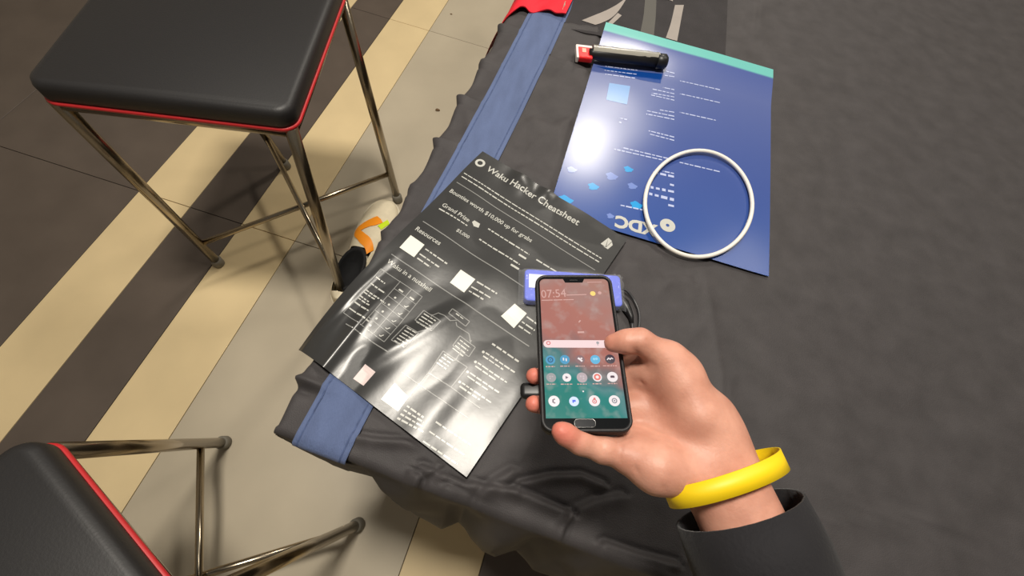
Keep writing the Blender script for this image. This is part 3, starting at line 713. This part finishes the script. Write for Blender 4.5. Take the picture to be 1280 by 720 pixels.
fingers = [
    chain([J(834, 448, .003), J(800, 426.5, .0165), J(783, 427, .0150), J(766.5, 429, .0105)], [.0140, .0106, .0098, .0082], .006),
    chain([mi, J(764, 425, -.0235), J(722, 405, -.022), J(702, 398, -.0215)], [.0115, .0092, .0082, .0070], .006),
    chain([mm_, J(735, 472, -.0255), J(684, 470, -.0235), J(667.5, 470, -.0075)], [.0120, .0095, .0088, .0074], .006),
    chain([mr_, J(738, 507, -.026), J(684, 506, -.0235), J(667, 505, -.0075)], [.0120, .0095, .0088, .0074], .006),
    chain([J(790, 568, -.020), J(754, 562, -.0135), J(725, 552.5, -.0065), J(707, 543, .0005), J(700, 538.5, .0045)], [.0130, .0104, .0093, .0082, .0070], .006)]
def sdf_caps(P, caps):
    D = None
    for a, b, ra, rb, k in caps:
        ba = b - a; t = np.clip(((P - a) @ ba) / (ba @ ba + 1e-12), 0, 1)
        d = np.linalg.norm(P - a - t[:, None] * ba, axis=1) - (ra + (rb - ra) * t)
        if D is None: D = d
        else:
            h = np.maximum(k - np.abs(D - d), 0) / k; D = np.minimum(D, d) - h * h * k / 4
    return D
def smin(a, b, k): h = np.maximum(k - np.abs(a - b), 0) / k; return np.minimum(a, b) - h * h * k / 4
def surface_nets(field, lo, hi, h):
    n = np.ceil((np.array(hi) - np.array(lo)) / h).astype(int) + 1
    ax = [lo[i] + h * np.arange(n[i]) for i in range(3)]
    P = np.stack(np.meshgrid(*ax, indexing='ij'), -1).reshape(-1, 3)
    V = np.concatenate([field(P[i:i + 200000]) for i in range(0, len(P), 200000)]).reshape(n)
    S_ = V < 0
    c = np.zeros(n - 1, int)
    acc = np.zeros((*(n - 1), 3)); cnt = np.zeros(n - 1)
    offs = [(i, j, k) for i in (0, 1) for j in (0, 1) for k in (0, 1)]
    sl = lambda o: tuple(slice(o[i], n[i] - 1 + o[i]) for i in range(3))
    for o in offs:
        for d in range(3):
            if o[d]: continue
            o2 = list(o); o2[d] = 1
            a, b = V[sl(o)], V[sl(o2)]; m = (a < 0) != (b < 0)
            t = np.where(m, a / np.where(m, a - b, 1), 0)
            q = np.array(o, float) + np.zeros((*(n - 1), 3)); q[..., d] += t
            acc += q * m[..., None]; cnt += m
    act = cnt > 0; idx = -np.ones(n - 1, int); idx[act] = np.arange(act.sum())
    cell = np.argwhere(act); verts = np.array(lo) + h * (cell + acc[act] / cnt[act][:, None])
    faces = []
    for d in range(3):
        e1, e2 = [(1, 2), (2, 0), (0, 1)][d]
        s0 = [slice(1, n[i] - 1) for i in range(3)]; s0[d] = slice(0, n[d] - 1); s1 = list(s0); s1[d] = slice(1, n[d])
        a, b = S_[tuple(s0)], S_[tuple(s1)]
        ch = np.argwhere(a != b); st = np.array([1, 1, 1]); st[d] = 0
        if not len(ch): continue
        ins = a[tuple(ch.T)]; base = ch + st
        u1 = np.zeros(3, int); u1[e1] = 1; u2 = np.zeros(3, int); u2[e2] = 1
        g = lambda q: idx[tuple(q.T)]
        q = np.stack([g(base - u1 - u2), g(base - u2), g(base), g(base - u1)], 1)
        q[~ins] = q[~ins][:, ::-1]
        faces.append(q)
    return verts, np.concatenate(faces)
def phone_sdf(P):     # phone slab, so that skin never runs into it
    q = (P - np.array(PO)) @ np.array([PX, PY, PZ]).T - np.array((0, 0, -.0062))
    d = np.abs(q) - np.array((GL / 2 - .003, GH / 2 - .003, .0063 - .003))
    return np.linalg.norm(np.maximum(d, 0), axis=1) + np.minimum(d.max(1), 0) - .003
def hand_field(P):
    D = sdf_caps(P, palm + arm)
    F_ = None
    for fch in fingers:
        d = sdf_caps(P, fch)
        F_ = d if F_ is None else smin(F_, d, .0015)
    D = smin(D, F_, .007)
    # creases at joints and in the palm
    for a, b, dep, wd in GRO:
        ba = b - a; t = np.clip(((P - a) @ ba) / (ba @ ba), 0, 1); dd = np.linalg.norm(P - a - t[:, None] * ba, axis=1)
        D = D + dep * np.exp(-(dd / wd) ** 2)
    ps = phone_sdf(P)
    k = .003; h = np.maximum(k - np.abs(D + (ps - .0002)), 0) / k
    return np.maximum(D, -(ps - .0002)) + h * h * k / 4
GRO = [(J(793, 436, .022), J(797, 446, .010), .0022, .0022), (J(812, 424, .026), J(806, 436, .022), .0006, .002),
       (J(815, 455, .010), J(850, 530, .012), .0014, .0022), (J(800, 470, -.012), J(812, 520, -.008), .0016, .0022), (J(812, 520, -.008), J(838, 560, -.004), .0012, .0022),
       (J(752, 548, -.004), J(756, 584, .000), .0017, .0016), (J(727, 540, .004), J(720, 568, .004), .0014, .0014), (J(772, 552, -.006), J(777, 592, -.004), .0014, .0016), (J(786, 548, -.010), J(800, 604, -.004), .0015, .0018), (J(812, 560, -.006), J(830, 618, -.006), .0010, .0018), (J(796, 520, -.012), J(826, 566, -.006), .0013, .0018)]
hv, hf = surface_nets(hand_field, (-.03, -.16, .09), (.37, .30, .27), .0021)
M_skin = bpy.data.materials.new('skin'); M_skin.use_nodes = True
nt = M_skin.node_tree; b = nt.nodes['Principled BSDF']; b.inputs['Roughness'].default_value = .48; b.inputs['Specular IOR Level'].default_value = .4
b.inputs['Subsurface Weight'].default_value = .12; b.inputs['Subsurface Radius'].default_value = (.012, .005, .003); b.inputs['Subsurface Scale'].default_value = .3
at_ = nt.nodes.new('ShaderNodeAttribute'); at_.attribute_name = 'flush'
nz = nt.nodes.new('ShaderNodeTexNoise'); nz.inputs['Scale'].default_value = 45; nz.inputs['Detail'].default_value = 6
tc = nt.nodes.new('ShaderNodeTexCoord'); nt.links.new(tc.outputs['Object'], nz.inputs[0])
rp = nt.nodes.new('ShaderNodeValToRGB'); nt.links.new(nz.outputs[0], rp.inputs[0]); rp.color_ramp.elements[0].position = .3; rp.color_ramp.elements[1].position = .72
rp.color_ramp.elements[0].color = (*s2l((188, 132, 112)), 1); rp.color_ramp.elements[1].color = (*s2l((212, 157, 136)), 1)
mxc = nt.nodes.new('ShaderNodeMix'); mxc.data_type = 'RGBA'; nt.links.new(at_.outputs['Fac'], mxc.inputs[0]); nt.links.new(rp.outputs[0], mxc.inputs[6]); mxc.inputs[7].default_value = (*s2l((204, 116, 100)), 1)
nt.links.new(mxc.outputs[2], b.inputs['Base Color'])
n2 = nt.nodes.new('ShaderNodeTexNoise'); n2.inputs['Scale'].default_value = 420; n2.inputs['Detail'].default_value = 3; nt.links.new(tc.outputs['Object'], n2.inputs[0])
bp = nt.nodes.new('ShaderNodeBump'); bp.inputs['Strength'].default_value = .22; bp.inputs['Distance'].default_value = .001; nt.links.new(n2.outputs[0], bp.inputs['Height']); nt.links.new(bp.outputs[0], b.inputs['Normal'])
me = bpy.data.meshes.new('person'); me.from_pydata(hv.tolist(), [], hf.tolist()); me.update()
me.polygons.foreach_set('use_smooth', [True] * len(me.polygons)); me.materials.append(M_skin)
tips = np.array([J(664, 470, -.004), J(664, 505, -.004), J(700, 541, .008), J(697, 538, .01)])
fl_ = np.zeros(len(hv))
for t in tips: fl_ = np.maximum(fl_, np.exp(-(np.linalg.norm(hv - t, axis=1) / .016) ** 2))
fl_ = np.maximum(fl_, .35 * np.exp(-(np.linalg.norm(hv - J(766, 429, .012), axis=1) / .014) ** 2))
at2 = me.attributes.new('flush', 'FLOAT', 'POINT'); at2.data.foreach_set('value', fl_.astype(np.float32))
person = bpy.data.objects.new('person', me); link(person)
md = person.modifiers.new('smooth', 'SMOOTH'); md.factor = .5; md.iterations = 3
tag(person, 'person reaching in from the right, bare hand gripping the phone, thumb on screen', 'person')
# dark sleeve over the forearm
wc = Vector(wr); ec = Vector(elbow); ad = (ec - wc).normalized()
M_sleeve_c = mat('dark_sleeve', s2l((34, 33, 36)), .8, .2, var=.1, bump=.3, bscale=300, sheen=.1)
bm = bmesh.new()
L = (ec - wc).length
sp_ = [wc + ad * t for t in linsp(.055, L + .02, 12)]
tube(bm, sp_, [.052 + .008 * i / 11 + .002 * math.sin(i * 2.3) for i in range(12)], 26)
for f_ in [f_ for f_ in bm.faces if len(f_.verts) > 4]: bm.faces.remove(f_)
sl = fin('sleeve', bm, M_sleeve_c, person); md = sl.modifiers.new('t', 'SOLIDIFY'); md.thickness = .0025

# ------------------------------------------------------------------ yellow wristband
bm = bmesh.new()
bc = Vector(J(906, 596, -.030)); ex = ad.orthogonal().normalized(); side = Vector((0, 0, 1)); side = (side - ad * side.dot(ad)).normalized(); hor = ad.cross(side)
N = 48; rg = []
for i in range(N):
    t = 2 * PI * i / N; row = []
    for wv, rr in ((-.008, 0), (.008, 0), (.008, .0016), (-.008, .0016)):
        row.append(bm.verts.new(bc + ad * wv + hor * ((.052 + rr) * math.cos(t)) + side * ((.036 + rr) * math.sin(t))))
    rg.append(row)
for i in range(N):
    a, b_ = rg[i], rg[(i + 1) % N]
    for k in range(4): bm.faces.new((a[k], a[(k + 1) % 4], b_[(k + 1) % 4], b_[k]))
tag(fin('wristband', bm, M_yellow), 'bright yellow wristband worn loosely on the wrist', 'wristband')

# ------------------------------------------------------------------ red cloth and printed black bag at the far end
_r0, _r1 = ab(at(648, 6, .014)), ab(at(707, 18, .014)); RA = (max(_r0[0], .012), _r1[0]); RB = (_r0[1], _r1[1])
def red_pt(u, v):
    # u across (table a), v along (table b)
    a = RA[0] - .05 + (RA[1] - RA[0] + .05) * u; bfront = RB[0] + (RB[1] - RB[0]) * max(0, a - RA[0]) / (RA[1] - RA[0])
    b = bfront + .6 * v + (.012 * vnoise(u * 8, 2)) * (1 - v)
    z = .012 + .006 * vnoise(u * 7, v * 20) + .004 * math.sin(u * 9)
    if a < .01: q_ = (.01 - a); z -= q_ * q_ * 40; b -= 1.6 * q_ * (1 - v)
    return TM @ Vector((a, b, z))
red = sheet('red_cloth', red_pt, linsp(0, 1, 40), linsp(0, 1, 60), .0025, M_red)
tag(red, 'bright red cloth lying over the far end of the blue runner', 'cloth')
bm = bmesh.new()
M_beige = mat('beige_paper', s2l((170, 155, 138)), .5, bump=.6, bscale=200)
q = [at(703, 12, .016), at(706, 2, .017), at(716, -2, .012), at(712, 8, .012), at(706, 16, .013)]
bm.faces.new([bm.verts.new(p) for p in q]); bmesh.ops.triangulate(bm, faces=bm.faces); bmesh.ops.subdivide_edges(bm, edges=bm.edges, cuts=3, use_grid_fill=True)
for v_ in bm.verts: v_.co.z += .004 * vnoise(v_.co.x * 200, v_.co.y * 200)
r = bmesh.ops.extrude_face_region(bm, geom=bm.faces[:]); bmesh.ops.translate(bm, vec=(0, 0, -.001), verts=[x for x in r['geom'] if isinstance(x, bmesh.types.BMVert)])
tag(fin('scrap', bm, M_beige, smooth=False), 'small crumpled beige scrap beside the red cloth', 'paper')

M_bag = mat('black_bag_fabric', s2l((46, 43, 45)), .7, .3, var=.14, vscale=30, bump=.4, bscale=500)
M_bagprint = mat('grey_bag_print', s2l((150, 142, 136)), .6, .3, var=.06); M_bagprint2 = mat('dim_bag_print', s2l((82, 80, 76)), .6, .3)
b0 = at(706, 36, .0015); b1 = at(905, 88, .0015)
bu = (b1 - b0); BW = bu.length; bu.normalize(); bv = Vector((-bu.y, bu.x, 0)); BH = .42
BMX = Matrix.Translation(b0) @ Matrix((bu, bv, Vector((0, 0, 1)))).transposed().to_4x4(); BMI = BMX.inverted()
def bgz(x, y):
    e = min(x, BW - x, y, BH - y)
    return .0034 + .003 * sm(0, .25, y) + .0012 * vnoise(x * 16, y * 14) * sm(0, .05, y) + .002 * sm(.06, .12, y) * math.exp(-((x - .17 - .2 * y) / .012) ** 2)
def bag_pt(u, v):
    x, y = u * BW, v * BH + .006 * vnoise(u * 9, 3) * (1 - v); return BMX @ Vector((x, y, bgz(x, y)))
bag = thing('tote_bag', 'flat black bag with grey printed swooshes beyond the blue flyer', 'bag', mw=BMX)
sheet('bag_body', bag_pt, linsp(0, 1, 50), linsp(0, 1, 60), .002, M_bag, bag)
def bsurf(x, y, lift): q = BMI @ Vector((x, y, 0)); return Vector((x, y, b0.z + bgz(q.x, q.y) + lift))
G = lambda x, y: at(x, y, .005)
def bprint(strips, m):
    p = Print(bsurf, .0010)
    for l, r_ in strips:
        n = 14; L_ = spline([G(*q) for q in l], n); R_ = spline([G(*q) for q in r_], n)
        pts = []
        for a, b_ in zip(L_, R_): pts += [a[:2], ((a + b_) / 2)[:2], b_[:2]]
        fs = []
        for i in range(n): fs += [(3 * i, 3 * i + 1, 3 * i + 4, 3 * i + 3), (3 * i + 1, 3 * i + 2, 3 * i + 5, 3 * i + 4)]
        p.add(pts, fs)
    return p
bprint([([(727, 26), (742, 20), (757, 14), (772, 6), (784, -3)], [(744, 31.5), (752, 29), (764, 23), (774, 13), (784, -2.5)])], M_bagprint).build('swoosh_print', M_bagprint, bag, label='light grey curved swoosh')
bprint([([(759, 30), (772, 17)], [(764, 32), (777, 20)])], M_bagprint).build('bar_print', M_bagprint, bag, label='light grey short bar')
bprint([([(806, -4), (804, 20), (800, 42)], [(820, -4), (819, 20), (817, 46)])], M_bagprint2).build('stripe_print', M_bagprint2, bag, label='dim grey band')
bprint([([(843, 8), (838, 30), (832, 48)], [(854, 8), (850, 30), (846, 52)])], M_bagprint).build('swoosh_print', M_bagprint, bag)
bprint([([(827, -2), (840, 2)], [(828, 1), (840, 4)])], M_bagprint).build('bar_print', M_bagprint, bag)

# ------------------------------------------------------------------ chrome stools
def stool(foot, opp, zseat, label, ln):
    """square four-legged stool: foot and opp are opposite feet; legs lean inwards by ln; crossed low stretchers, padded seat"""
    foot = Vector((foot[0], foot[1], 0)); opp = Vector((opp[0], opp[1], 0)); cen = (foot + opp) / 2
    rot = [Matrix.Rotation(-PI / 2 * i, 3, 'Z') for i in range(4)]
    legs = [tuple((cen + r @ (foot - cen))[:2]) for r in rot]
    t = thing('bar_stool', label, 'stool', (cen.x, cen.y, FZ), group='chrome stools')
    lnv = Vector((ln[0], ln[1], 0))
    def lp(i, z): return Vector((*legs[i], z)) + (rot[i] @ lnv) * ((z - FZ) / (zseat - FZ))
    for i in range(4):
        bm = bmesh.new(); tube(bm, [lp(i, FZ + .028), lp(i, zseat)], .0125, 16); o = fin('leg', bm, M_chrome, t)
        bm = bmesh.new(); tube(bm, [lp(i, FZ), lp(i, FZ + .004), lp(i, FZ + .026), lp(i, FZ + .034)], [.0155, .017, .017, .0135], 16); fin('rubber_foot', bm, M_rubber, o)
        bm = bmesh.new(); tube(bm, [lp(i, zseat - .012), lp((i + 1) % 4, zseat - .012)], .0105, 12); fin('seat_rail', bm, M_chrome, t)
    for i in range(2):
        bm = bmesh.new(); tube(bm, [lp(i, FZ + .135 + .016 * i), lp(i + 2, FZ + .135 + .016 * i)], .008, 12); fin('stretcher', bm, M_chrome, t)
    legs = [tuple(lp(i, zseat)[:2]) for i in range(4)]
    c = sum((Vector((*l, 0)) for l in legs), Vector()) / 4
    e1 = Vector((legs[1][0] - legs[0][0], legs[1][1] - legs[0][1], 0)); L1 = e1.length; e1.normalize(); e2 = Vector((-e1.y, e1.x, 0))
    L2 = math.hypot(legs[2][0] - legs[1][0], legs[2][1] - legs[1][1])
    bm = bmesh.new(); rounded_slab(bm, L1 + .03, L2 + .03, .045, .03, 0, Matrix.Translation((c.x, c.y, zseat)) @ Matrix((e1, e2, Vector((0, 0, 1)))).transposed().to_4x4(), 8, .012)
    fin('seat', bm, M_seat, t)
    bm = bmesh.new(); SMX = Matrix.Translation((c.x, c.y, zseat + .003)) @ Matrix((e1, e2, Vector((0, 0, 1)))).transposed().to_4x4(); pts = []
    for sx, sy, a0 in ((1, 1, 0), (-1, 1, 90), (-1, -1, 180), (1, -1, 270)):
        for k in range(7): a = math.radians(a0 + 15 * k); pts.append(SMX @ Vector((sx * ((L1 + .03) / 2 - .03) + .028 * math.cos(a), sy * ((L2 + .03) / 2 - .03) + .028 * math.sin(a), 0)))
    tube(bm, pts, .0045, 8, closed=True); fin('piping', bm, M_red_seat, t, label='thin red piping')
    return t
lf = at(497.5, 251, FZ)
tp = at(436, 30, -.12); ln = (tp - lf) * (.685 / .62)
dg = (at(437, 236, FZ + .135) - at(485, 220, FZ + .135)).normalized()
stool(lf, lf + dg * .60, -.055, 'chrome bar stool with black seat standing on the tiles left of the table', ln)
l2 = at(449, 655, FZ)
stool(l2, (l2.x - .52, l2.y - .30), -.12, 'lower chrome stool at the front corner of the table, one foot showing', (-.07, -.09))

# ------------------------------------------------------------------ sneaker on the floor
toe = at(486, 250, FZ + .03); heel = at(434, 372, FZ + .03)
sd = Vector((heel.x - toe.x, heel.y - toe.y, 0)); SL = .43; sd.normalize(); sn = Vector((-sd.y, sd.x, 0))
SM_ = Matrix.Translation(Vector((toe.x, toe.y, FZ))) @ Matrix((sd, sn, Vector((0, 0, 1)))).transposed().to_4x4()
shoe = thing('sneaker', 'white sneaker with orange chevron and neon yellow flash beside the table edge', 'shoe', mw=SM_)
def sw(t): return .060 * (1 - (1 - min(1, t / .28)) ** 2.4) ** .5 * (1 - .22 * sm(.35, .62, t) + .06 * sm(.7, .85, t)) * (1 - max(0, (t - .86) / .14) ** 2.5 * .75) if t > 0 else 0.
def sh(t): return .052 + .035 * sm(.15, .5, t) + .018 * sm(.5, .7, t)
secs = [.0, .01, .03, .06, .1, .15, .2, .27, .34, .41, .48, .55, .62, .69, .76, .83, .89, .94, .98, 1.0]
def shoe_ring(t, z0, z1, infl, n=24, top=True):
    """closed cross section: width sw, from z0 to z1, rounded over the top"""
    w = max(.004, sw(t) + infl); out = []
    for i in range(n + 1):
        a = PI * i / n
        c, s = math.cos(a), math.sin(a)
        out.append(SM_ @ Vector((t * SL, w * (abs(c) ** .75) * (1 if c >= 0 else -1), z0 + (z1 - z0) * s ** .7)))
    return out
bm = bmesh.new(); rings = []
for t in secs:
    h = sh(t) * (1 - .45 * (1 - min(1, t / .06)) ** 2)
    rings.append([bm.verts.new(p) for p in shoe_ring(t, .022, h, 0)])
hole = lambda t, i: .56 < t < .95 and 7 <= i <= 16
for j, (a, b) in enumerate(zip(rings, rings[1:])):
    for i in range(24):
        if hole((secs[j] + secs[j + 1]) / 2, i): continue
        bm.faces.new((a[i], a[i + 1], b[i + 1], b[i]))
for R_ in (rings[0], rings[-1]): bm.faces.new(R_)
up = fin('upper', bm, M_shoe, shoe); up.modifiers.new('s', 'SUBSURF').levels = 1; up.modifiers['s'].render_levels = 2
bm = bmesh.new(); lo_, hi_ = [], []
N = 40
prof = []
for i in range(N): 
    prof.append(secs)
out = [(t, sw(t) + .006) for t in linsp(0, 1, 26)]
loop = [(t * SL - (.004 if t == 0 else 0), w_) for t, w_ in out] + [(t * SL, -w_) for t, w_ in out[::-1]]
rg = []
for z, s in ((0, .94), (.006, 1), (.020, 1.02), (.030, .98)):
    rg.append([bm.verts.new(SM_ @ Vector((x, y * s, z))) for x, y in loop])
for a, b in zip(rg, rg[1:]):
    for i in range(len(loop)): bm.faces.new((a[i], a[(i + 1) % len(loop)], b[(i + 1) % len(loop)], b[i]))
bm.faces.new(rg[0][::-1]); bm.faces.new(rg[-1]); fin('sole', bm, M_sole, shoe)
def shoe_pt(t, ang, lift):
    w = max(.004, sw(t)); h = sh(t); c, s = math.cos(ang), math.sin(ang)
    p = Vector((t * SL, w * (abs(c) ** .75) * (1 if c >= 0 else -1), .022 + (h - .022) * s ** .7))
    return SM_ @ (p + Vector((0, c * lift, s * lift)))
def stripe(name, path, wd, m, lift=.0015, n=22):
    pth = spline([(t, a, 0) for t, a in path], n); v = []
    for i, p in enumerate(pth):
        q = pth[min(i + 1, n)] - pth[max(i - 1, 0)]; q = Vector((q.x * 1.0, q.y * .2, 0)).normalized(); nrm = Vector((-q.y, q.x / .2, 0))
        for s in (-1, 0, 1):
            r_ = p + nrm * wd * s / 2; v.append(shoe_pt(r_.x, min(PI - .02, max(.02, r_.y)), lift * (1 if s == 0 else .5)))
    f = []
    for i in range(n): f += [(3 * i, 3 * i + 1, 3 * i + 4, 3 * i + 3), (3 * i + 1, 3 * i + 2, 3 * i + 5, 3 * i + 4)]
    return raw(name, v, f, m, shoe)
M_sock = mat('black_knit', s2l((22, 22, 24)), .85, bump=.5, bscale=400)
bm = bmesh.new()
cx = .745 * SL
rg = []
for z, s in ((.045, .80), (.078, 1.0), (.100, 1.06), (.108, .98), (.100, .84), (.07, .7)):
    rg.append([bm.verts.new(SM_ @ Vector((cx + .074 * s * math.cos(2 * PI * i / 28), .038 * s * math.sin(2 * PI * i / 28), z))) for i in range(28)])
for a, b in zip(rg, rg[1:]):
    for i in range(28): bm.faces.new((a[i], a[(i + 1) % 28], b[(i + 1) % 28], b[i]))
bm.faces.new(rg[-1]); bm.faces.new(rg[0][::-1])
fin('collar', bm, M_sock, shoe, label='black padded collar')
SA = shoe
stripe('chevron', [(.24, 1.45), (.32, 1.8), (.41, 2.15), (.46, 1.75), (.52, 1.3), (.57, 1.0)], .08, M_orange, .0045, 40).__setitem__('label', 'orange chevron')
stripe('flash', [(.24, 1.02), (.28, 1.16), (.33, 1.30)], .06, M_neon, .0045).__setitem__('label', 'neon yellow flash')

# ------------------------------------------------------------------ specks on the floor
for i, (px, py, s, lb) in enumerate(((547, 138, .007, 'dry brown leaf crumb on the grey tile near the table'), (564, 18, .004, 'tiny dark crumb on the grey tile at the top edge of the photo'))):
    bm = bmesh.new(); q = at(px, py, FZ); bmesh.ops.create_icosphere(bm, subdivisions=2, radius=s)
    for v_ in bm.verts:
        k = 1 + .5 * vnoise(v_.co.x * 400 + i, v_.co.y * 400 + 3); v_.co = Vector((v_.co.x * 1.4 * k, v_.co.y * .9 * k, v_.co.z * .45 + s * .42)) + Vector((q.x, q.y, FZ))
    tag(fin('crumb', bm, mat('dry_leaf', s2l((104, 80, 52)), .8)), lb, 'crumb')
